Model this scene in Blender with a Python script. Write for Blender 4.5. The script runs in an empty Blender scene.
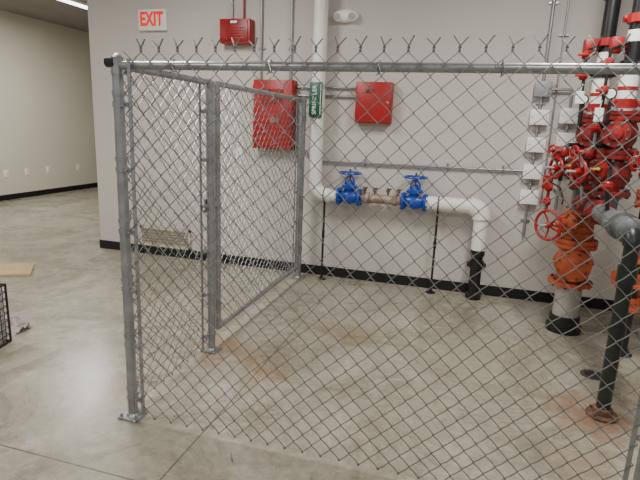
import bpy, math, random
from mathutils import Vector, Matrix
random.seed(4)
scene=bpy.context.scene
COL=scene.collection

# ------------------------------------------------------------------ materials
def mat(name,col,rough=0.5,metal=0.0,var=0.0,vscale=8.0,bump=0.0,bscale=60.0,emit=None,estr=0.0,col2=None,spec=0.5):
    m=bpy.data.materials.new(name); m.use_nodes=True
    nt=m.node_tree; b=nt.nodes['Principled BSDF']
    b.inputs['Base Color'].default_value=(*col,1); b.inputs['Roughness'].default_value=rough
    b.inputs['Metallic'].default_value=metal
    b.inputs['Specular IOR Level'].default_value=spec
    tc=nt.nodes.new('ShaderNodeTexCoord')
    if var>0 or col2:
        n=nt.nodes.new('ShaderNodeTexNoise'); n.inputs['Scale'].default_value=vscale; n.inputs['Detail'].default_value=6
        nt.links.new(tc.outputs['Object'],n.inputs['Vector'])
        r=nt.nodes.new('ShaderNodeValToRGB')
        c2=col2 if col2 else tuple(c*(1-var) for c in col)
        c1=col if col2 else tuple(min(1,c*(1+var)) for c in col)
        r.color_ramp.elements[0].position=0.35; r.color_ramp.elements[0].color=(*c2,1)
        r.color_ramp.elements[1].position=0.65; r.color_ramp.elements[1].color=(*c1,1)
        nt.links.new(n.outputs['Fac'],r.inputs['Fac']); nt.links.new(r.outputs['Color'],b.inputs['Base Color'])
    if bump>0:
        n2=nt.nodes.new('ShaderNodeTexNoise'); n2.inputs['Scale'].default_value=bscale; n2.inputs['Detail'].default_value=3
        nt.links.new(tc.outputs['Object'],n2.inputs['Vector'])
        bp=nt.nodes.new('ShaderNodeBump'); bp.inputs['Strength'].default_value=bump; bp.inputs['Distance'].default_value=0.01
        nt.links.new(n2.outputs['Fac'],bp.inputs['Height']); nt.links.new(bp.outputs['Normal'],b.inputs['Normal'])
    if emit:
        b.inputs['Emission Color'].default_value=(*emit,1); b.inputs['Emission Strength'].default_value=estr
    return m

M_galv=mat('galvanised_steel',(0.31,0.32,0.33),0.36,0.65,0.15,14)
M_wire=mat('galvanised_wire',(0.215,0.215,0.21),0.38,0.6)
M_cond=mat('conduit_steel',(0.30,0.30,0.31),0.35,0.7)
M_gpaint=mat('grey_box_paint',(0.30,0.31,0.32),0.5,0.2)
M_wall=mat('painted_wall_grey',(0.545,0.515,0.475),0.75,0,0.02,1.5,0.03,90)
M_wallL=mat('painted_wall_tan',(0.67,0.635,0.53),0.75,0,0.02,1.5,0.03,90)
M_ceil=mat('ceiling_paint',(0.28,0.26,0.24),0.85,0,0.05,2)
M_base=mat('vinyl_cove_base',(0.006,0.006,0.007),0.45)
M_white=mat('white_pipe_jacket',(0.82,0.81,0.78),0.4,0,0.03,5)
M_whitep=mat('white_plastic',(0.90,0.89,0.87),0.4)
M_blue=mat('blue_valve_enamel',(0.006,0.055,0.38),0.3,0,0.15,20)
M_brown=mat('rusty_spool',(0.20,0.11,0.075),0.55,0.2,0,18,0.2,80,col2=(0.36,0.31,0.27))
M_brass=mat('brass',(0.16,0.09,0.05),0.4,0.6)
M_yellow=mat('yellow_tag',(0.65,0.42,0.03),0.5)
M_red=mat('red_enamel',(0.35,0.008,0.009),0.4,0,0.10,6)
M_red2=mat('dark_red_valve_enamel',(0.21,0.011,0.010),0.40,0,0.4,12,0.15,50)
M_orange=mat('orange_red_primer',(0.60,0.12,0.04),0.5,0,0,9,0.15,50,col2=(0.33,0.05,0.02))
M_black=mat('black_pipe_paint',(0.012,0.012,0.013),0.38,0.1,0.2,10)
M_dark=mat('dark_green_black_pipe',(0.020,0.024,0.023),0.35,0.2,0.3,10)
M_grey=mat('grey_primed_pipe',(0.15,0.16,0.165),0.45,0.2,0.2,9)
M_bolt=mat('zinc_bolts',(0.16,0.15,0.14),0.45,0.6)
M_lgrey=mat('light_grey_pipe',(0.42,0.40,0.37),0.5,0.1,0.1,9)
M_green=mat('green_sign',(0.002,0.085,0.04),0.4)
M_rust=mat('rusted_flange',(0.20,0.085,0.04),0.75,0.1,0,25,0.3,70,col2=(0.07,0.05,0.04))
M_card=mat('cardboard',(0.50,0.37,0.20),0.85,0,0.08,6)
M_beige=mat('beige_grille_paint',(0.54,0.48,0.38),0.6)
M_shadow=mat('dark_recess',(0.05,0.045,0.04),0.8)
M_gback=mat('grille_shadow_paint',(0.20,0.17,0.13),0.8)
M_glass=mat('lamp_lens',(0.45,0.45,0.46),0.2,0.2)
M_exit=mat('exit_letter_red',(0.75,0.008,0.006),0.5,emit=(1.0,0.012,0.008),estr=0.45)
M_exitw=mat('exit_face',(0.80,0.74,0.72),0.5)
M_tube=mat('fluorescent_lens',(0.9,0.9,0.88),0.4,emit=(1.0,0.98,0.93),estr=6.0)
M_rag=mat('crumpled_rag',(0.50,0.46,0.43),0.9,0,0,14,0.4,30,col2=(0.20,0.17,0.165))
M_text=mat('white_lettering',(0.8,0.8,0.76),0.5)
M_plate=mat('dull_label',(0.30,0.12,0.10),0.6)
M_patt=mat('patterned_packet',(0.75,0.73,0.70),0.6,0,0,45,col2=(0.20,0.18,0.17))

def floor_mat():
    m=bpy.data.materials.new('polished_concrete'); m.use_nodes=True
    nt=m.node_tree; L=nt.links.new; b=nt.nodes['Principled BSDF']
    g=nt.nodes.new('ShaderNodeNewGeometry')
    def noise(s,d,rough=.6,dist=0):
        n=nt.nodes.new('ShaderNodeTexNoise'); n.inputs['Scale'].default_value=s; n.inputs['Detail'].default_value=d; n.inputs['Roughness'].default_value=rough; n.inputs['Distortion'].default_value=dist
        L(g.outputs['Position'],n.inputs['Vector']); return n
    def mix(fac,A,Bc,blend='MIX'):
        mm=nt.nodes.new('ShaderNodeMix'); mm.data_type='RGBA'; mm.blend_type=blend
        if isinstance(fac,float): mm.inputs['Factor'].default_value=fac
        else: L(fac,mm.inputs['Factor'])
        L(A,mm.inputs['A'])
        if isinstance(Bc,tuple): mm.inputs['B'].default_value=(*Bc,1)
        else: L(Bc,mm.inputs['B'])
        return mm.outputs['Result']
    n1=noise(1.3,9,.70,.8)
    r1=nt.nodes.new('ShaderNodeValToRGB'); e=r1.color_ramp.elements
    e[0].position=.36; e[0].color=(0.235,0.213,0.162,1); e[1].position=.64; e[1].color=(0.43,0.407,0.345,1)
    x=r1.color_ramp.elements.new(.5); x.color=(0.332,0.308,0.246,1)
    L(n1.outputs['Fac'],r1.inputs['Fac'])
    n2=noise(16,9,.75)
    r2=nt.nodes.new('ShaderNodeValToRGB'); e=r2.color_ramp.elements
    e[0].position=.34; e[0].color=(.70,.69,.65,1); e[1].position=.64; e[1].color=(1.11,1.11,1.09,1)
    L(n2.outputs['Fac'],r2.inputs['Fac'])
    cur=mix(1.0,r1.outputs['Color'],r2.outputs['Color'],'MULTIPLY')
    def thr(n,a,bb,amt):
        r3=nt.nodes.new('ShaderNodeMapRange'); L(n.outputs['Fac'],r3.inputs['Value']); r3.inputs['From Min'].default_value=a; r3.inputs['From Max'].default_value=bb; r3.inputs['To Max'].default_value=amt; return r3.outputs['Result']
    cur=mix(thr(noise(2.2,7,.78,1.2),.54,.66,.48),cur,(.225,.17,.10))
    cur=mix(thr(noise(3.4,6,.7,.8),.57,.68,.42),cur,(.53,.51,.45))
    cur=mix(thr(noise(7,5,.7,2.0),.62,.70,.6),cur,(.15,.105,.06))
    for (cx_,cy_,rad,colr,amt) in [(0.80,2.95,0.42,(.25,.11,.06),.7),(-1.5,3.0,0.40,(.27,.15,.07),.65),(-1.15,2.8,0.32,(.28,.16,.075),.6),(-0.75,3.6,0.45,(.26,.18,.09),.55),(-1.85,2.3,0.33,(.21,.14,.08),.5),(0.1,3.5,.9,(.24,.215,.14),.5),(-.2,2.6,.8,(.24,.22,.15),.4),(-2.6,3.6,.4,(.26,.20,.11),.4),(.75,2.45,.35,(.27,.17,.10),.45)]:
        vd=nt.nodes.new('ShaderNodeVectorMath'); vd.operation='DISTANCE'; L(g.outputs['Position'],vd.inputs[0]); vd.inputs[1].default_value=(cx_,cy_,0)
        nn=noise(6,5,.7); ad=nt.nodes.new('ShaderNodeMath'); ad.operation='MULTIPLY_ADD'; L(nn.outputs['Fac'],ad.inputs[0]); ad.inputs[1].default_value=rad*2.2; L(vd.outputs['Value'],ad.inputs[2])
        mr=nt.nodes.new('ShaderNodeMapRange'); L(ad.outputs[0],mr.inputs['Value']); mr.inputs['From Min'].default_value=rad*1.2; mr.inputs['From Max'].default_value=rad*1.85; mr.inputs['To Min'].default_value=amt; mr.inputs['To Max'].default_value=0
        cur=mix(mr.outputs['Result'],cur,colr)
    sp=nt.nodes.new('ShaderNodeSeparateXYZ'); L(g.outputs['Position'],sp.inputs[0])
    for ax,pos,wd in [('Y',1.647,.004),('X',-1.177,.004),('X',2.6,.004),('X',-4.9,.004),('Y',-2.2,.004),('Y',5.6,.004)]:
        s=nt.nodes.new('ShaderNodeMath'); s.operation='SUBTRACT'; L(sp.outputs[ax],s.inputs[0]); s.inputs[1].default_value=pos
        a=nt.nodes.new('ShaderNodeMath'); a.operation='ABSOLUTE'; L(s.outputs[0],a.inputs[0])
        l=nt.nodes.new('ShaderNodeMath'); l.operation='LESS_THAN'; L(a.outputs[0],l.inputs[0]); l.inputs[1].default_value=wd
        k=nt.nodes.new('ShaderNodeMath'); k.operation='MULTIPLY'; L(l.outputs[0],k.inputs[0]); k.inputs[1].default_value=.85
        cur=mix(k.outputs[0],cur,(.07,.06,.045))
    L(cur,b.inputs['Base Color'])
    r4=nt.nodes.new('ShaderNodeMapRange'); L(n1.outputs['Fac'],r4.inputs['Value']); r4.inputs['From Min'].default_value=.3; r4.inputs['From Max'].default_value=.7; r4.inputs['To Min'].default_value=.20; r4.inputs['To Max'].default_value=.38
    L(r4.outputs['Result'],b.inputs['Roughness'])
    bp=nt.nodes.new('ShaderNodeBump'); bp.inputs['Strength'].default_value=.12; bp.inputs['Distance'].default_value=.004
    L(n2.outputs['Fac'],bp.inputs['Height']); L(bp.outputs['Normal'],b.inputs['Normal'])
    return m
M_floor=floor_mat()

# ------------------------------------------------------------------ mesh helpers
class G:
    def __init__(s): s.v=[]; s.f=[]
    def add(s,vs,fs):
        o=len(s.v); s.v+= [Vector(v) for v in vs]; s.f+=[tuple(i+o for i in f) for f in fs]; return s
    def box(s,c,d,rot=None,bev=0.0):
        c=Vector(c); hx,hy,hz=[q/2 for q in d]
        if bev<=0:
            vs=[Vector((x,y,z)) for x in(-hx,hx) for y in(-hy,hy) for z in(-hz,hz)]
            fs=[(0,1,3,2),(4,6,7,5),(0,4,5,1),(2,3,7,6),(0,2,6,4),(1,5,7,3)]
        else:
            b=min(bev,hx*.9,hy*.9,hz*.9)
            import bmesh
            bm=bmesh.new(); bmesh.ops.create_cube(bm,size=1)
            for v in bm.verts: v.co=Vector((v.co.x*2*hx,v.co.y*2*hy,v.co.z*2*hz))
            bmesh.ops.bevel(bm,geom=bm.edges[:],offset=b,segments=2,profile=.5,affect='EDGES')
            bm.verts.ensure_lookup_table(); vs=[v.co.copy() for v in bm.verts]; fs=[tuple(v.index for v in f.verts) for f in bm.faces]; bm.free()
        if rot is not None: vs=[rot@v for v in vs]
        return s.add([v+c for v in vs],fs)
    def lathe(s,o,axis,prof,seg=24,caps=True):
        o=Vector(o); a=Vector(axis).normalized()
        t=Vector((0,0,1)) if abs(a.z)<.9 else Vector((1,0,0))
        u=a.cross(t).normalized(); w=a.cross(u).normalized()
        vs=[];fs=[]
        for (h,r) in prof:
            for i in range(seg):
                an=2*math.pi*i/seg
                vs.append(o+a*h+(u*math.cos(an)+w*math.sin(an))*r)
        for k in range(len(prof)-1):
            for i in range(seg):
                j=(i+1)%seg
                fs.append((k*seg+i,k*seg+j,(k+1)*seg+j,(k+1)*seg+i))
        if caps:
            fs.append(tuple(range(seg))[::-1]); fs.append(tuple((len(prof)-1)*seg+i for i in range(seg)))
        return s.add(vs,fs)
    def cyl(s,a,b,r,seg=16):
        a=Vector(a);b=Vector(b); return s.lathe(a,b-a,[(0,r),((b-a).length,r)],seg)
    def tube(s,pts,r,seg=12,closed=False,up=None):
        pts=[Vector(p) for p in pts]; n=len(pts)
        vs=[];fs=[]
        prev=None
        for i,p in enumerate(pts):
            if closed: t=(pts[(i+1)%n]-pts[i-1])
            elif i==0: t=pts[1]-p
            elif i==n-1: t=p-pts[i-1]
            else: t=(pts[i+1]-p).normalized()+(p-pts[i-1]).normalized()
            t=t.normalized()
            if prev is None:
                q=Vector(up) if up else (Vector((0,0,1)) if abs(t.z)<.9 else Vector((1,0,0)))
                u=(q-t*q.dot(t)).normalized()
            else: u=(prev-t*prev.dot(t)).normalized()
            prev=u; w=t.cross(u)
            for k in range(seg):
                an=2*math.pi*k/seg; vs.append(p+(u*math.cos(an)+w*math.sin(an))*r)
        m=n if closed else n-1
        for i in range(m):
            a=i*seg; b=((i+1)%n)*seg
            for k in range(seg):
                l=(k+1)%seg; fs.append((a+k,a+l,b+l,b+k))
        if not closed:
            fs.append(tuple(range(seg))[::-1]); fs.append(tuple((n-1)*seg+k for k in range(seg)))
        return s.add(vs,fs)
    def ring(s,c,axis,R,r,seg=28,ts=8):
        c=Vector(c);a=Vector(axis).normalized()
        t=Vector((0,0,1)) if abs(a.z)<.9 else Vector((1,0,0))
        u=a.cross(t).normalized(); w=a.cross(u).normalized()
        return s.tube([c+(u*math.cos(2*math.pi*i/seg)+w*math.sin(2*math.pi*i/seg))*R for i in range(seg)],r,ts,closed=True,up=a)
    def bolts(s,c,axis,R,n,r,l,seg=6):
        c=Vector(c);a=Vector(axis).normalized()
        t=Vector((0,0,1)) if abs(a.z)<.9 else Vector((1,0,0))
        u=a.cross(t).normalized(); w=a.cross(u).normalized()
        for i in range(n):
            an=2*math.pi*(i+.5)/n; p=c+(u*math.cos(an)+w*math.sin(an))*R
            s.cyl(p-a*l/2,p+a*l/2,r,seg)
        return s
    def elbow(s,c,d1,d2,R,r,seg=20,n=8):
        c=Vector(c);d1=Vector(d1).normalized();d2=Vector(d2).normalized()
        o=c+d1*R+d2*R
        pts=[o-d2*R*math.cos(t)-d1*R*math.sin(t) for t in [math.pi/2*i/n for i in range(n+1)]]
        return s.tube(pts,r,seg)

def root(name,loc,label,cat,group=None):
    e=bpy.data.objects.new(name,None); e.empty_display_size=.1; e.location=loc; COL.objects.link(e)
    e['label']=label; e['category']=cat
    if group: e['group']=group
    return e
def wloc(o):
    l=Vector(o.location)
    while o.parent: o=o.parent; l+=Vector(o.location)
    return l
def part(name,g,m,parent=None,smooth=True,label=None,angle=40,origin=None):
    base=wloc(parent) if parent else (Vector(origin) if origin is not None else Vector((0,0,0)))
    me=bpy.data.meshes.new(name); me.from_pydata([v-base for v in g.v],[],g.f); me.materials.append(m)
    import bmesh
    bm=bmesh.new(); bm.from_mesh(me); bmesh.ops.recalc_face_normals(bm,faces=bm.faces[:]); bm.to_mesh(me); bm.free()
    if smooth:
        for p in me.polygons: p.use_smooth=True
        try: me.set_sharp_from_angle(angle=math.radians(angle))
        except Exception: pass
    o=bpy.data.objects.new(name,me); COL.objects.link(o)
    if parent: o.parent=parent
    else: o.location=base
    if label: o['label']=label
    return o
def single(name,g,m,origin,label,cat,group=None,**k):
    o=part(name,g,m,None,origin=origin,**k); o['label']=label; o['category']=cat
    if group:o['group']=group
    return o
def struct(name,c,d,m):
    o=part(name,G().box(c,d),m,None,smooth=False,origin=c); o['kind']='structure'; return o
def text(name,s,size,loc,rot,m,parent,ext=0.001,align='CENTER',sx=1.0,bold=0.0):
    cu=bpy.data.curves.new(name,'FONT'); cu.body=s; cu.size=size; cu.extrude=ext; cu.align_x=align; cu.align_y='CENTER'; cu.offset=bold
    t=bpy.data.objects.new(name+'_tmp',cu); COL.objects.link(t); bpy.context.view_layer.update()
    dg=bpy.context.evaluated_depsgraph_get(); me=bpy.data.meshes.new_from_object(t.evaluated_get(dg))
    bpy.data.objects.remove(t)
    me.materials.clear(); me.materials.append(m)
    base=wloc(parent)
    R=rot.to_matrix().to_4x4() if hasattr(rot,'to_matrix') else rot
    me.transform(Matrix.Translation(Vector(loc)-base)@R@Matrix.Diagonal((sx,1,1,1)))
    o=bpy.data.objects.new(name,me); COL.objects.link(o); o.parent=parent; return o
from mathutils import Euler
FACE=Euler((math.pi/2,0,0))
FACEUP=(Matrix.Rotation(-math.pi/2,4,'Y')@Matrix.Rotation(math.pi/2,4,'X'))

WY=5.02
# ------------------------------------------------------------------ room
struct('floor',(-2.6,4.5,-0.05),(11.6,17,0.1),M_floor)
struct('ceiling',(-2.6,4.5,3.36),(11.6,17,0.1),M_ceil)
struct('wall_back',(-0.56,WY+.1,1.655),(7.32,0.2,3.31),M_wall)
struct('wall_side_return',(-4.12,9.1,1.655),(0.2,7.76,3.31),M_wall)
struct('wall_left',(-8.2,4.5,1.655),(0.2,17,3.31),M_wallL)
struct('wall_far',(-6.1,13.1,1.655),(4.2,0.2,3.31),M_wallL)
struct('wall_right',(3.2,4.5,1.655),(0.2,17,3.31),M_wall)
struct('baseboard_back',(-0.56,WY-.006,0.05),(7.34,0.012,0.10),M_base)
struct('baseboard_side_return',(-4.226,9.0,0.05),(0.012,7.98,0.10),M_base)
struct('baseboard_left',(-8.094,4.5,0.05),(0.012,17,0.10),M_base)

# ------------------------------------------------------------------ fence
FX=-1.6; FYY=2.075
fence=root('chain_link_fence',(FX,FYY,0),'galvanised chain-link fence enclosure with side gate on concrete floor','fence')
def fabric(p0,dirv,nrm,L,z0,z1,w=0.090,barbs=False,r=0.0032):
    g=G(); half=w/2; n=int(L/half); half=L/n; K=int(round((z1-z0)/half)); hh=(z1-z0)/K
    p0=Vector(p0);dirv=Vector(dirv);nrm=Vector(nrm)
    cs=[(math.cos(a),math.sin(a)) for a in [math.pi/4+math.pi/2*i for i in range(4)]]
    def P(x,d,z):
        wob=0.006*math.sin(x*5+z*3.1)+0.004*math.sin(z*9+x*2.3)
        ed=min(1,min(x,L-x)/.15)
        return p0+dirv*(x+wob*max(0,ed))+nrm*(d+0.006*math.sin(x*3.3+1)*math.sin(z*2.1))+Vector((0,0,z))
    def strand(pts,r=r):
        vs=[];fs=[]
        for p in pts:
            for c,s_ in cs: vs.append(p+(dirv*c+nrm*s_)*r)
        for i in range(len(pts)-1):
            for k in range(4):
                l=(k+1)%4; fs.append((i*4+k,i*4+l,i*4+4+l,i*4+4+k))
        g.add(vs,fs)
    for i in range(n):
        pts=[]
        for k in range(K+1):
            sd=(k+i)%2
            x=(i+sd)*half+(0.0022 if sd else -0.0022)
            z=z0+k*hh
            pts.append(P(x,0,z))
            if k<K:
                x2=(i+.5)*half; d=.0045 if sd==0 else -.0045
                pts.append(P(x2,d,z+hh/2))
        strand(pts)
    if barbs:
        for i in range(n-1):
            if (K+i)%2==1:
                xc=(i+1)*half
                for sgn in(-1,1):
                    pts=[P(xc-sgn*.0022,0,z1-.002)]
                    for t in range(1,7):
                        a=t/6*math.pi*1.5
                        pts.append(P(xc-sgn*.003*math.cos(a),sgn*.003*math.sin(a),z1+.020*t/6))
                    pts.append(P(xc+sgn*(.024+.006*math.sin(i*2.7+sgn))+.004*math.sin(i*1.3),sgn*.005,z1+.020+.031+.006*math.sin(i*1.9+sgn)))
                    strand(pts,.0039)
    for i in range(n-1):
        if i%2==1:
            xc=(i+1)*half
            strand([P(xc-.004,0,z0+.001),P(xc,-.003,z0-.007),P(xc+.004,0,z0+.001)])
    return g
def post(x,y,h,r,name='post',cap=True,plate=True):
    p=part(name,G().lathe((x,y,0.012),(0,0,1),[(0,r),(h-.012,r)],24),M_galv,fence)
    if cap:
        part('post_cap',G().lathe((x,y,h-.03),(0,0,1),[(0,r+.003),(.025,r+.003),(.028,r+.004),(.038,r*.8),(.046,r*.4),(.048,0.001)],24),M_galv,p)
    if plate:
        g=G().box((x,y,.006),(.115,.115,.012),bev=.003)
        for a in(-1,1):
            for b in(-1,1):
                g.cyl((x+a*.042,y+b*.042,.01),(x+a*.042,y+b*.042,.03),.007,6)
        g.lathe((x,y,.011),(0,0,1),[(0,r+.012),(.012,r+.003)],24)
        part('base_plate',g,M_galv,p)
    return p
PR=.0255; MPY=2.945; RPX=.785
post(FX,FYY,1.83,PR)
post(RPX,FYY,1.83,.0265)
post(3.02,FYY,1.83,.0265)
midp=post(FX,MPY,1.80,.025)
post(FX,4.81,1.81,.0265)
RZ=1.795; RR=.019
part('top_rail',G().cyl((FX+PR,FYY,RZ),(3.0,FYY,RZ),RR,20),M_galv,fence)
part('top_rail',G().cyl((FX,FYY+PR,RZ),(FX,MPY-.02,RZ),RR,20),M_galv,fence)
part('rail_end_cup',G().lathe((FX-.05,FYY-.010,RZ+.012),(1,0,0),[(0,.016),(.004,.023),(.05,.024)],20),M_black,fence,label='dark rail end cup')
part('fence_mesh',fabric((FX+.06,FYY-.03,0),(1,0,0),(0,-1,0),RPX-.05-FX-.06,.03,1.85,barbs=True),M_wire,fence)
part('fence_mesh',fabric((RPX+.04,FYY-.03,0),(1,0,0),(0,-1,0),2.17,.03,1.85,barbs=True),M_wire,fence)
part('fence_mesh',fabric((FX-.03,FYY+.05,0),(0,1,0),(-1,0,0),.82,.03,1.80,r=.0026),M_wire,fence)
def tbar(x,y,z0,z1,dx,dy,par): part('tension_bar',G().box((x,y,(z0+z1)/2),(dx,dy,z1-z0)),M_galv,par,smooth=False)
tbar(FX+.085,FYY-.03,.03,1.82,.018,.006,fence)
tbar(FX-.03,FYY+.065,.03,1.80,.006,.018,fence)
tbar(FX-.03,2.875,.03,1.80,.006,.018,fence)
tbar(RPX-.065,FYY-.03,.03,1.82,.018,.006,fence)
tbar(RPX+.07,FYY-.03,.03,1.82,.018,.006,fence)
def band(x,y,z,r,dirx,diry,l=.05):
    g=G(); d=Vector((dirx,diry,0)).normalized(); n=Vector((-d.y,d.x,0))
    g.lathe((x,y,z-.012),(0,0,1),[(0,r+.004),(.024,r+.004)],20)
    rot=Matrix.Rotation(math.atan2(d.y,d.x),3,'Z')
    g.box(Vector((x,y,z))+d*(r+l/2-.004),(l,.014,.022),rot)
    c=Vector((x,y,z))+d*(r+l*.55); g.cyl(c-n*.020,c+n*.020,.007,6)
    part('tension_band',g,M_galv,fence)
for z in (.12,.42,.72,1.02,1.32,1.62):
    band(FX,FYY,z,PR,1,-.4,.065)
    band(FX,FYY,z+.05,PR,-.4,1)
    band(RPX,FYY,z,.0265,-1,-.4)
    band(FX,MPY,z,.025,-.4,-1,.05)
band(FX,FYY,1.765,PR,1,0,.05)
for i in range(9):
    x=FX+.3+i*.46
    if abs(x-RPX)<.06: continue
    g=G().ring((x,FYY-.004,RZ),(1,0,0),.026,.0025,16,5); g.tube([(x,FYY-.03,RZ+.01),(x+.012,FYY-.034,RZ-.02),(x-.006,FYY-.03,RZ-.035)],.0025,5)
    part('tie_wire',g,M_wire,fence)
GY0=3.04
gate=part('gate',G().tube([(FX,GY0,.125),(FX,GY0,1.812),],.021,16).tube([(FX,4.73,.125),(FX,4.73,1.812)],.019,16)
   .tube([(FX,GY0,1.795),(FX,4.73,1.795)],.019,16).tube([(FX,GY0,.135),(FX,4.73,.135)],.019,16),M_galv,fence)
part('gate_mesh',fabric((FX-.025,3.06,0),(0,1,0),(-1,0,0),1.65,.14,1.79,r=.0026),M_wire,gate)
for y in(3.078,4.695): tbar(FX-.025,y,.14,1.79,.006,.018,gate)
for z in(.32,1.62):
    g=G().lathe((FX,4.81,z-.03),(0,0,1),[(0,.032),(.06,.032)],20).box((FX,4.77,z),(.03,.06,.04)).lathe((FX,4.73,z-.03),(0,0,1),[(0,.024),(.06,.024)],16)
    part('hinge',g,M_galv,gate)
g=G().lathe((FX,GY0,1.0),(0,0,1),[(0,.027),(.03,.027)],16).box((FX,2.99,1.015),(.03,.12,.018),bev=.003).box((FX-.03,MPY,1.02),(.012,.05,.09),bev=.003).box((FX-.02,MPY,1.02),(.03,.02,.018))
part('latch',g,M_galv,gate)
for z in(.3,.6,.9,1.25,1.55):
    for y in(GY0,4.73): part('gate_band',G().lathe((FX,y,z),(0,0,1),[(0,.025),(.022,.025)],16).box((FX-.02,y+(.02 if y<4 else -.02),z+.011),(.014,.045,.02)),M_galv,gate)

# ------------------------------------------------------------------ white pipe assembly
PY=4.87; PZ=.885
wp=root('sprinkler_water_pipe',(-1.47,PY,0),'white jacketed water pipe with two blue valves along painted wall','pipe')
PX=-1.475; r1=.066; r2=.058
part('vertical_pipe',G().cyl((PX,PY,3.305),(PX,PY,PZ+.12),r1,24),M_white,wp)
part('pipe_elbow',G().elbow((PX,PY,PZ),(0,0,1),(1,0,0),.12,r1+.004),M_white,wp)
part('horizontal_pipe',G().cyl((PX+.11,PY,PZ),(-1.225,PY,PZ),r2,20),M_white,wp)
part('horizontal_pipe',G().cyl((-.365,PY,PZ),(.05,PY,PZ),r2+.009,20),M_white,wp)
part('pipe_coupling',G().lathe((PX+.115,PY,PZ),(1,0,0),[(0,.068),(.012,.071),(.04,.071),(.05,.066)],24),M_white,wp)
part('pipe_elbow',G().elbow((.155,PY,PZ+.0),(-1,0,0),(0,0,-1),.11,r2+.026),M_white,wp)
part('vertical_pipe',G().cyl((.155,PY,PZ-.10),(.155,PY,.48),r2+.008,20),M_white,wp)
g=G().cyl((.155,PY,.5),(.155,PY,.0),.054,20)
g.lathe((.155,PY,.30),(0,0,1),[(0,.056),(.005,.068),(.075,.068),(.08,.056)],20)
g.lathe((.155,PY,.42),(0,0,1),[(0,.056),(.005,.066),(.055,.066),(.06,.056)],20)
g.lathe((.155,PY,.0),(0,0,1),[(0,.074),(.05,.074),(.06,.056)],20)
g.box((.225,PY-.01,.335),(.035,.05,.04),bev=.004).box((.085,PY-.01,.335),(.035,.05,.04),bev=.004)
part('drop_pipe',g,M_black,wp,label='black steel pipe drop with grooved coupling')
g=G().cyl((-.985,PY,PZ),(-.60,PY,PZ),.045,20)
for x in(-.93,-.66): g.lathe((x-.02,PY,PZ),(1,0,0),[(0,.045),(.004,.060),(.036,.060),(.04,.045)],20)
part('spool_pipe',g,M_brown,wp,label='brown rusty pipe section between valves')
for x in(-.86,-.73,-.63,-.96):
    g=G().cyl((x,PY,PZ+.035),(x,PY,PZ+.095),.010,10).lathe((x-.018,PY,PZ+.085),(1,0,0),[(0,.012),(.018,.018),(.036,.012)],12).box((x+.01,PY-.012,PZ+.105),(.05,.012,.012),bev=.002)
    part('test_cock',g,M_brass,wp)
def blue_valve(x):
    g=G()
    g.lathe((x-.115,PY,PZ),(1,0,0),[(0,.088),(.022,.088),(.024,.05),(.06,.062),(.115,.078),(.17,.062),(.206,.05),(.208,.088),(.23,.088)],28)
    g.bolts((x-.104,PY,PZ),(1,0,0),.072,8,.008,.05); g.bolts((x+.104,PY,PZ),(1,0,0),.072,8,.008,.05)
    g.lathe((x,PY,PZ),(0,0,1),[(0,.055),(.085,.052),(.087,.08),(.107,.08),(.109,.07),(.12,.05),(.145,.028),(.165,.024),(.17,.0)],24)
    g.bolts((x,PY,PZ+.097),(0,0,1),.068,8,.007,.035)
    for s in(-1,1): g.tube([(x+s*.045,PY,PZ+.11),(x+s*.04,PY,PZ+.17),(x+s*.015,PY,PZ+.205)],.009,8)
    b=part('gate_valve',g,M_blue,wp,label='blue enamelled flanged gate valve with handwheel')
    h=G().ring((x,PY,PZ+.235),(0,0,1),.105,.0105,32,8)
    for k in range(5):
        a=2*math.pi*k/5+.3; h.tube([(x,PY,PZ+.228),(x+.05*math.cos(a),PY+.05*math.sin(a),PZ+.225),(x+.105*math.cos(a),PY+.105*math.sin(a),PZ+.235)],.007,6)
    h.lathe((x,PY,PZ+.2),(0,0,1),[(0,.022),(.045,.022),(.05,.014)],16)
    part('handwheel',h,M_blue,b)
    part('valve_stem',G().cyl((x,PY,PZ+.15),(x,PY,PZ+.275),.009,10),M_brass,b)
blue_valve(-1.115); blue_valve(-.475)
for x in(-1.365,-.245):
    g=G().cyl((x,PY,.006),(x,PY,PZ-r2-.008),.011,10).lathe((x,PY,0),(0,0,1),[(0,.045),(.008,.045),(.012,.02),(.03,.018)],16)
    g.ring((x,PY,PZ),(1,0,0),r2+.012,.006,24,6); g.cyl((x,PY,.45),(x,PY,.52),.015,8)
    part('pipe_stand',g,M_black,wp,label='slim black adjustable pipe stand')
sg=part('pipe_label',G().box((PX,PY-r1-.008,1.80),(.13,.006,.33),bev=.002),M_green,wp,label='green label with white upright lettering')
text('label_text','SPRINKLER',.056,(PX-.012,PY-r1-.012,1.80),FACEUP,M_text,sg)
part('label_strip',G().box((PX+.048,PY-r1-.0125,1.80),(.006,.002,.29)),M_text,sg,smooth=False)

# ------------------------------------------------------------------ wall devices
def wallbox(name,x0,x1,z0,z1,dep,m,label,cat,door=True):
    cx=(x0+x1)/2; cz=(z0+z1)/2
    rt=root(name,(cx,WY,z0),label,cat)
    part('box_body',G().box((cx,WY-dep/2+.001,cz),(x1-x0,dep,z1-z0),bev=.004),m,rt)
    if door:
        d=part('door',G().box((cx,WY-dep-.006,cz),(x1-x0-.012,.014,z1-z0-.012),bev=.004).box((cx,WY-dep-.013,cz),(x1-x0-.07,.004,z1-z0-.07),bev=.001),m,rt)
        part('door_latch',G().lathe((x1-.03,WY-dep-.012,cz),(0,-1,0),[(0,.012),(.006,.012),(.008,.006)],16).box((x1-.03,WY-dep-.02,cz),(.004,.004,.014)),M_cond,d)
        for zz in(z0+.08,z1-.08): part('hinge',G().cyl((x0+.006,WY-dep-.01,zz-.03),(x0+.006,WY-dep-.01,zz+.03),.006,8),m,d)
    return rt
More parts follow.
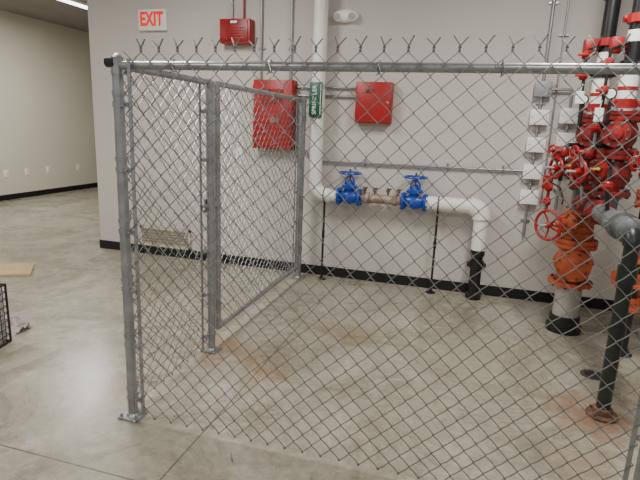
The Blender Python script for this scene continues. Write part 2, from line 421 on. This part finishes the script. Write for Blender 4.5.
fp=wallbox('fire_alarm_cabinet',-2.17,-1.745,1.31,1.99,.12,M_red,'tall red steel fire alarm cabinet on wall behind gate','alarm cabinet')
part('viewing_window',G().box((-1.96,WY-.139,1.83),(.24,.005,.14),bev=.001),M_red2,fp,smooth=False,label='dark display window in red door')
part('data_plate',G().box((-1.93,WY-.139,1.60),(.10,.004,.05)),M_plate,fp,smooth=False,label='small dull data plate')
sq=wallbox('fire_alarm_box',-1.11,-.765,1.605,1.985,.11,M_red,'square red steel fire alarm box on wall','alarm box')
part('data_plate',G().box((-.97,WY-.129,1.90),(.09,.004,.035)),M_red2,sq,smooth=False)
ab=wallbox('alarm_horn',-2.545,-2.215,2.335,2.565,.12,M_red,'red wall alarm horn box under conduit','alarm',door=False)
part('front_plate',G().box((-2.38,WY-.124,2.45),(.29,.010,.19),bev=.003),M_red2,ab)
g=G()
for k in range(5): g.box((-2.38,WY-.131,2.385+k*.024),(.22,.006,.010),bev=.001)
part('horn_grille',g,M_red,ab)
part('strobe_lens',G().box((-2.38,WY-.136,2.53),(.07,.018,.024),bev=.005),M_whitep,ab)
ex=root('exit_sign',(-3.375,WY,2.49),'lit exit sign with red letters on wall','exit sign')
part('sign_housing',G().box((-3.375,WY-.025,2.585),(.33,.05,.21),bev=.008),M_whitep,ex)
part('sign_face',G().box((-3.375,WY-.052,2.585),(.30,.004,.18)),M_exitw,ex,smooth=False)
text('exit_lettering','EXIT',.19,(-3.375,WY-.056,2.585),FACE,M_exit,ex,sx=.72,ext=.002,bold=.006)
em=root('emergency_light',(-1.265,WY,2.53),'rounded white emergency light on wall','emergency light')
g=G().lathe((-1.265,WY,2.585),(0,-1,0),[(0,.055),(.03,.06),(.055,.056),(.075,.042),(.085,.015)],32)
for i,v in enumerate(g.v): g.v[i]=Vector((-1.265+(v.x+1.265)*2.15,v.y,v.z))
part('light_body',g,M_whitep,em)
for s in(-1,1):
    h=part('lamp_head',G().lathe((-1.265+s*.062,WY-.055,2.578),(s*.2,-1,-.25),[(0,.034),(.03,.040),(.036,.036)],24),M_whitep,em)
    part('lamp_lens',G().lathe(Vector((-1.265+s*.062,WY-.055,2.578))+Vector((s*.2,-1,-.25)).normalized()*.0355,(s*.2,-1,-.25),[(0,.032),(.004,.028),(.006,.006)],24),M_glass,h)
def conduit(pts,r,label,clips=(),m=None):
    g=G().tube(pts,r,12)
    o=single('electrical_conduit',g,m or M_cond,Vector(pts[0]),label,'conduit')
    horiz=abs(pts[0][0]-pts[-1][0])>.2
    for c in clips:
        c=Vector(c); gg=G().box((c.x,WY-.010,c.z),(.014 if horiz else .08,.020,.08 if horiz else .014)).ring((c.x,pts[0][1],c.z),(Vector(pts[-1])-Vector(pts[0])),r+.002,.003,14,5)
        part('conduit_clip',gg,M_cond,o)
    return o
cy_=WY-.03
conduit([(-2.13,cy_,3.305),(-2.13,cy_,1.992)],.011,'steel conduit dropping to red alarm cabinet',[(-2.13,0,2.3),(-2.13,0,2.8)])
conduit([(-1.81,cy_,3.305),(-1.81,cy_,1.992)],.011,'steel conduit dropping to red alarm cabinet',[(-1.81,0,2.3),(-1.81,0,2.8)])
conduit([(-2.45,cy_,3.305),(-2.45,cy_,2.567)],.011,'steel conduit dropping to red alarm horn',[(-2.45,0,2.8)])
conduit([(-2.32,cy_,3.305),(-2.32,cy_,2.567)],.009,'red armoured conduit dropping to alarm horn',[(-2.32,0,2.8)],m=M_red)
conduit([(-1.743,cy_,1.93),(-1.112,cy_,1.93)],.010,'short steel conduit between red alarm boxes')
conduit([(-1.743,cy_,1.85),(-1.112,cy_,1.85)],.010,'short steel conduit between red alarm boxes')
JX=.550; JW=.155; JH=.13
conduit([(-1.743,cy_,1.36),(-1.62,cy_,1.30),(-1.56,cy_,1.205),(JX-JW/2-.002,cy_,1.23)],.011,'long horizontal steel conduit along the wall',[(-1.0,0,1.212),(-.2,0,1.221),(.3,0,1.228)])
def jbox(x,z,w=JW,h=JH,m=M_whitep,lab='white junction box with blank cover on conduit'):
    rt=root('junction_box',(x,WY,z-h/2),lab,'junction box','junction boxes beside the riser')
    part('box_body',G().box((x,WY-.035,z),(w*.94,.07,h*.94),bev=.004),m,rt)
    c=part('cover',G().box((x,WY-.073,z),(w,.008,h),bev=.003),m,rt)
    for s in(-1,1): part('screw',G().cyl((x+s*w*.38,WY-.079,z),(x+s*w*.38,WY-.075,z),.006,8),M_cond,c)
zs=[1.95,1.71,1.47,1.23,1.00]
for z in zs:
    if z==1.95: jbox(JX,z,.14,.13,M_gpaint,'grey steel junction box at conduit top')
    else: jbox(JX,z)
ys=[3.305]+sum([[z+JH/2+.001,z-JH/2-.001] for z in zs],[])+[.62]
for a,b in zip(ys[0::2],ys[1::2]): conduit([(JX,cy_,a),(JX,cy_,b)],.013,'vertical steel conduit linking white junction boxes',[(JX,0,(a+b)/2)])
conduit([(.665,cy_+.012,3.305),(.665,cy_+.012,.95)],.008,'thin vertical steel conduit beside junction boxes',[(.665,0,2.4)])
KX=.79
for z in(1.73,1.52,1.31): jbox(KX,z)
conduit([(JX+.072,cy_-.02,1.95),(.77,cy_-.02,1.95),(.785,cy_-.02,1.94),(KX,cy_-.02,1.91),(KX,cy_-.02,1.797)],.012,'bent steel conduit between junction boxes')
for a,b in [(1.663,1.587),(1.453,1.377),(1.243,.9)]: conduit([(KX,cy_,a),(KX,cy_,b)],.013,'vertical steel conduit linking white junction boxes',[(KX,0,(a+b)/2)])
def outlet(c,n,lab,grp=None):
    c=Vector(c); n=Vector(n); rt=root('wall_outlet',c,lab,'outlet',grp)
    if abs(n.x)>.5: d=(.006,.10,.135); d2=(.004,.035,.03)
    else: d=(.075,.006,.118); d2=(.035,.004,.03)
    part('cover_plate',G().box(c+n*.003,d,bev=.002),M_whitep,rt)
    for s in(-1,1): part('receptacle',G().box(c+n*.007+Vector((0,0,.024*s)),d2,bev=.001),M_white,rt)
for y in(7.27,7.73,8.24,9.06): outlet((-8.1,y,.48),(1,0,0),'white duplex outlet low on tan wall','outlets along the tan wall')
outlet((-2.38,WY,1.24),(0,-1,0),'white outlet plate on grey wall behind fence')
gx0,gx1,gz0,gz1=-3.64,-2.98,.105,.335
rt=root('wall_vent_grille',((gx0+gx1)/2,WY,gz0),'beige louvred return air grille low on the wall','vent grille')
cxm=(gx0+gx1)/2; czm=(gz0+gz1)/2
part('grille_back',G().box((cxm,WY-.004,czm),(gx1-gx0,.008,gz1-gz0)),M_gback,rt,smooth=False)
g=G().box((cxm,WY-.012,gz0+.012),(gx1-gx0,.024,.024)).box((cxm,WY-.012,gz1-.012),(gx1-gx0,.024,.024)).box((gx0+.012,WY-.012,czm),(.024,.024,gz1-gz0)).box((gx1-.012,WY-.012,czm),(.024,.024,gz1-gz0))
part('grille_frame',g,M_beige,rt,smooth=False)
g=G()
for k in range(6): g.box((cxm,WY-.014,gz0+.037+k*.032),(gx1-gx0-.04,.003,.028),Matrix.Rotation(math.radians(30),3,'X'))
part('louvre_blades',g,M_beige,rt,smooth=False)

# ------------------------------------------------------------------ red riser assembly
AX,AY=.87,4.33; BX,BY=.94,3.86; MX,MZ=.87,1.04
rs=root('fire_sprinkler_riser',(AX,AY,0),'red and orange fire sprinkler riser with handwheels and grey manifold','sprinkler riser')
part('floor_collar',G().lathe((AX,AY,0),(0,0,1),[(0,.135),(.05,.135),(.055,.12),(.13,.115),(.135,.10)],28),M_black,rs)
part('supply_pipe',G().cyl((AX,AY,.10),(AX,AY,.42),.098,28),M_lgrey,rs)
def oval_valve(x,y,z0,z1,m,par,wheelx=None,wz=None,name='gate_valve',label=None,R=.16,wm=None,wr=.11,tilt=0.5):
    H=z1-z0; g=G(); gb=G()
    g.lathe((x,y,z0),(0,0,1),[(0,R),(.026,R),(.030,R*.62),(H*.22,R*.64),(H*.36,R*.84),(H*.46,R*.86),(H*.47,R*.93),(H*.53,R*.93),(H*.54,R*.86),(H*.64,R*.84),(H*.78,R*.64),(H-.030,R*.62),(H-.026,R),(H,R)],32)
    gb.bolts((x,y,z0+.014),(0,0,1),R*.84,8,.012,.065); gb.bolts((x,y,z1-.014),(0,0,1),R*.84,8,.012,.065)
    d=Vector((wheelx-x,-tilt*abs(wheelx-x),0)); Ld=d.length; d.normalize()
    o=Vector((x,y,wz))
    g.lathe(o,d,[(0,R*.55),(R*.9,R*.52),(R*.92,R*.72),(R*1.04,R*.72),(R*1.05,R*.66),(R*1.10,R*.66),(R*1.11,R*.72),(R*1.24,R*.72),(R*1.27,R*.5),(R*1.45,R*.22),(Ld*.8,R*.16)],24)
    for s in(-1,1): g.tube([o+d*R*1.2+Vector((0,0,s*R*.5)),o+d*(R*1.2+(Ld-R*1.2)*.6)+Vector((0,0,s*R*.38)),o+d*Ld*.93+Vector((0,0,s*R*.12))],.008,8)
    gb.bolts(o+d*R*1.08,d,R*.6,6,.010,.08)
    b=part(name,g,m,par,label=label)
    part('flange_bolts',gb,M_bolt,b)
    c=o+d*Ld
    h=G().ring(c,d,wr,.011,32,8)
    u=d.cross(Vector((0,0,1))).normalized(); w=d.cross(u)
    for k in range(5):
        a=2*math.pi*k/5+.2; q=u*math.cos(a)+w*math.sin(a)
        h.tube([c-d*.012,c-d*.015+q*wr*.5,c+q*wr],.007,6)
    h.lathe(c-d*.03,d,[(0,.022),(.05,.022),(.055,.012)],14)
    part('handwheel',h,wm or m,b)
    part('valve_stem',G().cyl(c-d*.08,c+d*.09,.010,10),M_lgrey,b)
    return b
g=G().lathe((AX,AY,.40),(0,0,1),[(0,.165),(.03,.165),(.034,.105),(.08,.11),(.14,.138),(.175,.14),(.178,.15),(.195,.15),(.198,.14),(.22,.138),(.27,.11),(.30,.105),(.304,.155),(.335,.155),(.336,.145),(.341,.145),(.342,.155),(.37,.155),(.374,.11),(.48,.11)],32)
g.lathe((AX,AY-.05,.58),(-.2,-1,0),[(0,.11),(.09,.11),(.092,.125),(.115,.125),(.12,.08),(.13,.03)],24)
cv=part('check_valve',g,M_orange,rs,label='orange-red primed flanged check valve')
g=G().bolts((AX,AY,.415),(0,0,1),.14,8,.012,.07).bolts((AX,AY,.738),(0,0,1),.132,8,.012,.09)
g.bolts((AX-.03,AY-.15,.58),(-.2,-1,0),.105,8,.010,.06)
part('flange_bolts',g,M_rust,cv)
oval_valve(AX,AY,.80,1.0,M_orange,rs,wheelx=.61,wz=.90,label='orange gate valve with large red handwheel',R=.12,wm=M_red,wr=.110,tilt=1.0)
g=G().cyl((AX,AY,.98),(AX,AY,1.18),.080,28).cyl((MX,AY,MZ+.03),(MX,3.05,MZ+.03),.062,28)
g.tube([(MX,BY,MZ+.03),(BX,BY,MZ+.06),(BX,BY,MZ+.16)],.062,24)
g.lathe((MX,3.06,MZ+.03),(0,-1,0),[(0,.062),(.02,.076),(.05,.076),(.07,.05)],28)
mp=part('manifold_pipe',g,M_grey,rs,label='grey primed horizontal manifold pipe')
for yy in (AY-.13,BY+.13,BY-.10,3.25):
    g=G().lathe((MX,yy,MZ+.03),(0,-1,0),[(0,.066),(.004,.082),(.05,.082),(.054,.066)],28).box((MX-.085,yy-.026,MZ+.03),(.03,.045,.045),bev=.005).box((MX+.085,yy-.026,MZ+.03),(.03,.045,.045),bev=.005)
    part('pipe_coupling',g,M_red2 if yy>3.5 else M_grey,rs)
DX,DY=.87,2.98
dp=part('drain_pipe',G().elbow((DX,DY,MZ+.03),(0,1,0),(0,0,-1),.07,.047).cyl((DX,DY,MZ-.03),(DX,DY,.03),.038,20)
  .lathe((DX,DY,.80),(0,0,1),[(0,.050),(.09,.050)],20).lathe((DX,DY,.50),(0,0,1),[(0,.046),(.05,.046)],20),M_dark,rs,label='dark vertical drain pipe standing on floor')
g=G().lathe((DX,DY,0),(0,0,1),[(0,.085),(.014,.085),(.018,.055),(.05,.052),(.055,.042)],24); g.bolts((DX,DY,.018),(0,0,1),.07,4,.009,.025)
part('floor_flange',g,M_rust,dp,label='rusted floor flange')
def wheel(c,d,wr,m,par,n=4):
    c=Vector(c); d=Vector(d).normalized(); h=G().ring(c,d,wr,.007,24,6)
    u=d.cross(Vector((0,0,1))).normalized(); w=d.cross(u)
    for k in range(n):
        a=2*math.pi*k/n+.4; h.tube([c,c+(u*math.cos(a)+w*math.sin(a))*wr],.005,5)
    h.lathe(c-d*.012,d,[(0,.012),(.024,.012)],10)
    part('handwheel',h,m,par)
def riser(x,y,z0,phase):
    oval_valve(x,y,z0,z0+.27,M_red2,rs,wheelx=x-.24,wz=z0+.15,label='red flanged control valve with handwheel',R=.120,wm=M_red,wr=.075,tilt=.5)
    g=G(); z=z0+.275
    g.lathe((x,y,z),(0,0,1),[(0,.120),(.026,.120),(.030,.080),(.055,.082),(.09,.100),(.12,.103),(.122,.113),(.138,.113),(.140,.103),(.17,.100),(.20,.085),(.215,.08),(.218,.113),(.243,.113),(.245,.10),(.250,.10),(.252,.113),(.277,.113)],32)
    fd=Vector((-.45,-1,0)).normalized(); fc=Vector((x,y,z+.13))
    g.lathe(fc,fd,[(0,.066),(.105,.066),(.107,.086),(.120,.086),(.121,.080),(.125,.080),(.126,.086),(.140,.086),(.142,.050),(.155,.04),(.160,.0)],24)
    b=part('alarm_valve',g,M_red2,rs,label='red cast alarm check valve')
    part('flange_bolts',G().bolts((x,y,z+.012),(0,0,1),.103,8,.011,.06).bolts((x,y,z+.247),(0,0,1),.096,8,.010,.08).bolts(fc+fd*.123,fd,.074,8,.009,.055),M_bolt,b)
    zt=z+.277
    part('riser_pipe',G().cyl((x,y,zt-.005),(x,y,zt+.27),.058,24),M_whitep,rs,label='white painted riser section')
    part('riser_pipe',G().cyl((x,y,zt+.27),(x,y,3.305),.050,24),M_black,rs,label='black painted riser pipe')
    part('tag_stripe',G().lathe((x,y,zt+.13),(0,0,1),[(0,.0592),(.025,.0592)],24),M_red,rs,label='red stripe on white riser section')
    for zz,mm in((zt+.02,M_red),(zt+.26,M_black),(zt+.48+phase,M_red),(zt+.80+phase,M_red)):
        g=G().lathe((x,y,zz),(0,0,1),[(0,.056),(.004,.069),(.055,.069),(.06,.056)],24).box((x-.076,y,zz+.03),(.03,.04,.036),bev=.005).box((x+.076,y,zz+.03),(.03,.04,.036),bev=.005)
        g.cyl((x-.083,y-.032,zz+.03),(x-.083,y+.032,zz+.03),.007,6)
        part('pipe_coupling',g,mm,rs)
    part('flow_tag',G().lathe((x,y,zt+.37+phase),(0,0,1),[(0,.0525),(.07,.0525)],24),M_whitep,rs,label='white band label on riser pipe')
    gx,gy,gz=x-.12,y-.13,zt+.10
    part('gauge_pipe',G().tube([(x-.05,y-.05,z+.20),(x-.12,y-.12,z+.20),(gx,gy,gz-.03)],.010,8),M_black,rs)
    q=part('pressure_gauge',G().lathe((gx,gy+.02,gz),(-.2,-1,0),[(0,.034),(.03,.036),(.034,.032)],24),M_black,rs)
    part('gauge_face',G().lathe((gx-.007,gy+.02-.034,gz),(-.2,-1,0),[(0,.028),(.002,.028)],24),M_whitep,q)
    part('drain_branch',G().tube([(x-.02,y-.02,z+.05),(x-.17,y-.10,z+.05),(x-.20,y-.115,z+.02),(x-.20,y-.115,z-.22)],.015,12),M_black,rs)
    v=part('angle_valve',G().lathe((x-.20,y-.115,z-.04),(0,0,1),[(0,.024),(.015,.034),(.055,.034),(.07,.024)],16).lathe((x-.20,y-.115,z+.0),(-1,-.3,0),[(0,.022),(.07,.02),(.08,.012)],14),M_red2,rs)
    wheel((x-.285,y-.14,z),(-1,-.5,0),.042,M_red,v)
    v=part('angle_valve',G().tube([(x+.05,y-.06,z+.02),(x+.06,y-.20,z+.02),(x+.06,y-.20,z-.10)],.016,12).lathe((x+.06,y-.20,z-.07),(0,0,1),[(0,.022),(.012,.032),(.05,.032),(.062,.022)],16).cyl((x+.06,y-.20,z-.04),(x+.05,y-.28,z-.04),.012,10),M_red2,rs)
    wheel((x+.05,y-.285,z-.04),(-.1,-1,0),.040,M_red,v)
    part('trim_lever',G().box((x-.15,y-.16,z-.10),(.06,.010,.014),bev=.003).cyl((x-.13,y-.16,z-.10),(x-.13,y-.11,z-.10),.010,8),M_yellow,rs,label='small yellow trim valve lever')
riser(AX,AY,1.17,0.0)
riser(BX,BY,1.18,0.06)
part('trim_pipe',G().tube([(AX-.27,AY-.12,1.0),(AX-.27,AY-.12,1.20),(AX-.25,AY-.11,1.25),(AX-.20,AY-.115,1.28)],.012,10),M_red2,rs)
part('trim_pipe',G().tube([(AX-.14,AY-.2,1.60),(AX-.16,AY-.2,2.15),(AX-.05,AY-.05,2.2)],.011,10),M_black,rs)
part('trim_pipe',G().tube([(BX-.12,BY-.05,1.62),(BX-.16,BY-.12,1.66),(BX-.16,BY-.12,2.1),(BX-.04,BY-.02,2.16)],.011,10),M_black,rs)
part('trim_pipe',G().tube([(BX-.15,BY+.1,MZ+.08),(BX-.19,BY+.1,1.42),(BX-.15,BY+.2,1.47),(AX-.02,AY-.18,1.47),(AX-.02,AY-.18,1.75)],.012,10),M_cond,rs)
part('trim_pipe',G().tube([(MX-.03,3.45,MZ+.08),(MX-.05,3.45,MZ+.2),(MX-.05,3.45,1.33),(BX-.05,BY-.10,1.36)],.012,10),M_black,rs)
for (x,y,z) in [(AX-.27,AY-.12,1.06),(AX-.27,AY-.12,1.17),(AX-.16,AY-.2,1.98),(AX-.16,AY-.2,2.12),(BX-.16,BY-.12,1.85),(BX-.16,BY-.12,2.02),(BX-.185,BY+.1,1.30),(AX-.02,AY-.18,1.62),(MX-.05,3.45,1.27)]:
    part('trim_valve',G().lathe((x,y,z-.03),(0,0,1),[(0,.018),(.01,.028),(.05,.028),(.06,.018)],14).box((x-.02,y-.030,z),(.075,.014,.02),bev=.003),M_red,rs)
part('flow_switch',G().box((AX-.11,AY-.02,2.20),(.09,.08,.11),bev=.012).cyl((AX-.06,AY,2.20),(AX,AY,2.20),.028,12),M_red,rs)
part('flow_switch',G().box((BX-.11,BY-.02,2.14),(.08,.07,.10),bev=.012).cyl((BX-.06,BY,2.14),(BX,BY,2.14),.028,12),M_red,rs)
part('tamper_switch',G().box((AX-.20,AY+.08,1.42),(.08,.06,.12),bev=.01).cyl((AX-.17,AY+.07,1.42),(AX-.05,AY+.03,1.42),.014,10),M_red,rs)
part('sensor_cable',G().tube([(AX-.20,AY+.09,1.36),(AX-.21,AY+.2,1.18),(AX-.1,AY+.45,1.12),(KX+.05,WY-.06,1.0),(KX+.05,WY-.02,.95)],.007,8),M_red2,rs)
for (x,y,z,mm) in [(AX-.17,AY-.24,1.83,M_whitep),(BX-.18,BY-.16,1.70,M_whitep),(AX-.30,AY-.16,1.22,M_red)]:
    part('valve_tag',G().box((x,y,z),(.055,.003,.085),Matrix.Rotation(.2,3,'Z')).tube([(x,y,z+.04),(x+.01,y+.01,z+.09)],.002,5),mm,rs,label='small hanging identification tag')

SX,SY=1.55,4.4
r2_=root('fire_supply_column',(SX,SY,0),'orange-red flanged supply column with dark pipe on floor','sprinkler riser')
part('supply_pipe',G().cyl((SX,SY,0),(SX,SY,.3),.085,24).lathe((SX,SY,0),(0,0,1),[(0,.11),(.04,.11),(.05,.085)],24),M_lgrey,r2_)
g=G().lathe((SX,SY,.28),(0,0,1),[(0,.15),(.03,.15),(.034,.095),(.1,.12),(.2,.12),(.26,.095),(.264,.15),(.32,.15),(.324,.095),(.42,.1),(.5,.095),(.504,.145),(.535,.145)],32)
g.bolts((SX,SY,.295),(0,0,1),.13,8,.011,.06); g.bolts((SX,SY,.57),(0,0,1),.13,8,.011,.09)
g.lathe((SX,SY,.43),(-1,-.3,0),[(0,.06),(.20,.06),(.202,.085),(.235,.085)],20)
part('check_valve',g,M_orange,r2_)
part('riser_pipe',G().cyl((SX,SY,.81),(SX,SY,3.305),.075,24),M_dark,r2_)
for zz in(1.0,1.5,2.2): part('pipe_coupling',G().lathe((SX,SY,zz),(0,0,1),[(0,.08),(.004,.097),(.08,.097),(.084,.08)],24),M_red,r2_)

TX,TY=1.21,3.98
r3_=root('branch_standpipe',(TX,TY,0),'orange-fitted standpipe beside dark drain pipe','standpipe')
part('stand_pipe',G().cyl((TX,TY,0),(TX,TY,1.5),.040,20).lathe((TX,TY,0),(0,0,1),[(0,.075),(.012,.075),(.016,.055),(.04,.05)],20),M_dark,r3_)
for z,R in((.34,.080),(.52,.092),(.70,.085),(.90,.092),(1.10,.080),(1.30,.085)):
    g=G().lathe((TX,TY,z),(0,0,1),[(0,.05),(.006,R),(.03,R),(.035,R*.85),(.07,R*.85),(.075,R),(.10,R),(.106,.05)],20); g.bolts((TX,TY,z+.053),(0,0,1),R*.86,6,.010,.13)
    part('orange_coupling',g,M_orange,r3_)
part('side_outlet',G().lathe((TX,TY,.58),(-1,-.4,0),[(0,.045),(.10,.045),(.102,.065),(.135,.065)],18),M_orange,r3_)

g=G().lathe((.93,3.52,0),(0,0,1),[(0,.075),(.003,.075),(.004,.06)],28)
dr=root('floor_drain',(.93,3.52,0),'dark round cast floor drain cover in concrete','floor drain')
part('drain_rim',g,M_shadow,dr)
g=G().box((.93,3.52,.0046),(.09,.006,.0012))
for k in range(-3,4): g.box((.93+k*.014,3.52,.0048),(.006,.10-abs(k)*.012,.002))
part('drain_grate',g,M_black,dr,smooth=False)

# ------------------------------------------------------------------ left side clutter
card=G().add([(-4.95,3.86,0.001),(-4.33,4.12,0.001),(-4.03,3.78,0.001),(-4.62,3.50,0.001),(-4.95,3.86,0.014),(-4.33,4.12,0.014),(-4.03,3.78,0.030),(-4.62,3.50,0.014)],
 [(3,2,1,0),(4,5,6,7),(0,1,5,4),(1,2,6,5),(2,3,7,6),(3,0,4,7)])
single('cardboard_sheet',card,M_card,(-4.5,3.8,0),'flat piece of brown cardboard lying on concrete floor','cardboard',smooth=False)
cc=Vector((-3.13,2.37,0)); R=Matrix.Rotation(math.radians(12),3,'Z'); W,D,Hh=.42,.30,.42
cr=root('wire_crate',cc,'black wire crate packed with pale packets on the floor','crate')
g=G()
def cp(a,b,z): return cc+R@Vector((a*W/2,b*D/2,0))+Vector((0,0,z))
for z in [.008+k*.0515 for k in range(9)]:
    r=.008 if z<.01 or z>.41 else .003
    g.tube([cp(-1,-1,z),cp(1,-1,z),cp(1,1,z),cp(-1,1,z),cp(-1,-1,z)],r,6)
for k in range(9):
    t=-1+2*k/8
    for s in(-1,1):
        rr_=.008 if k in(0,8) else .003
        g.tube([cp(t,s,.008),cp(t,s,Hh)],rr_,5)
        if k<8: g.tube([cp(s,t,.008),cp(s,t,Hh)],.003,5)
part('crate_frame',g,M_black,cr)
for k in range(3):
    h_=.36+.02*k
    g=G().box(cc+R@Vector((-.13+k*.13,0,0))+Vector((0,0,.004+h_/2)),(.125,.27,h_),R,bev=.01)
    single('packet',g,[M_whitep,M_grey,M_patt][k],cc+R@Vector((-.13+k*.13,0,0)),'pale packet standing in the wire crate','packet','packets in the wire crate')
g=G(); n=18; vs=[];fs=[]
for i in range(n):
    for j in range(n):
        u=i/(n-1)*2-1; v=j/(n-1)*2-1; rr=math.hypot(u,v)
        h=max(0,(1-rr*.75))*.08+random.random()*.03+.012*math.sin(7*u+3*v)
        vs.append(Vector((-3.12+u*.12*(1-.2*abs(v))+random.uniform(-.006,.006),2.72+v*.12*(1-.2*abs(u))+random.uniform(-.005,.005),max(.001,h if rr<1.15 else .001))))
for i in range(n-1):
    for j in range(n-1): fs.append((i*n+j,(i+1)*n+j,(i+1)*n+j+1,i*n+j+1))
g.add(vs,fs)
single('rag',g,M_rag,(-3.12,2.72,0),'crumpled greyish rag on floor beside wire crate','rag',angle=80)
for (x,y,a) in [(-1.72,2.42,.4),(-1.95,2.75,1.2),(-.95,1.93,2.2),(-1.9,3.2,.2)]:
    d=Vector((math.cos(a),math.sin(a),0))*.03
    single('wire_scrap',G().tube([Vector((x,y,.003))-d,Vector((x,y,.004)),Vector((x,y,.003))+d+Vector((0,.006,0))],.003,6),M_brown,(x,y,0),'short scrap of tie wire on concrete floor','wire scrap','wire scraps on the floor')

# ------------------------------------------------------------------ lights
def fixture(x,y,L=1.22,power=60):
    rt=root('ceiling_strip_light',(x,y,3.31),'long white ceiling strip light fixture','ceiling light','ceiling strip lights')
    part('light_housing',G().box((x,y,3.284),(.12,L,.05),bev=.004),M_whitep,rt)
    part('light_lens',G().box((x,y,3.25),(.10,L-.04,.03),bev=.01),M_tube,rt)
    li=bpy.data.lights.new('strip_lamp','AREA'); li.shape='RECTANGLE'; li.size=.3; li.size_y=L
    li.energy=power; li.color=(1.0,.972,.92)
    lo=bpy.data.objects.new('strip_lamp',li); lo.location=(x,y,3.22); COL.objects.link(lo)
for (x,y,p) in [(-6.1,6.75,95),(-6.1,2.2,88),(-2.4,2.9,76),(.6,2.9,76),(-2.4,-.6,68),(.8,-.6,68)]:
    fixture(x,y,1.22,p)
w=bpy.data.worlds.new('world'); scene.world=w; w.use_nodes=True
w.node_tree.nodes['Background'].inputs[0].default_value=(.98,.98,1,1); w.node_tree.nodes['Background'].inputs[1].default_value=.5

# ------------------------------------------------------------------ camera
cam=bpy.data.cameras.new('camera'); co=bpy.data.objects.new('camera',cam); COL.objects.link(co); scene.camera=co
Yv=Vector((153,108,-505)).normalized(); Xv=Vector((1830,-188,505)).normalized(); Xv=(Xv-Yv*Xv.dot(Yv)).normalized(); Zv=Xv.cross(Yv)
Mx=Matrix(((Xv.x,Xv.y,Xv.z),(Yv.x,Yv.y,Yv.z),(Zv.x,Zv.y,Zv.z)))
co.matrix_world=Matrix.Translation((0,0,1.56))@Mx.to_4x4()
cam.sensor_width=36; cam.lens=36*505/640; cam.clip_start=.05
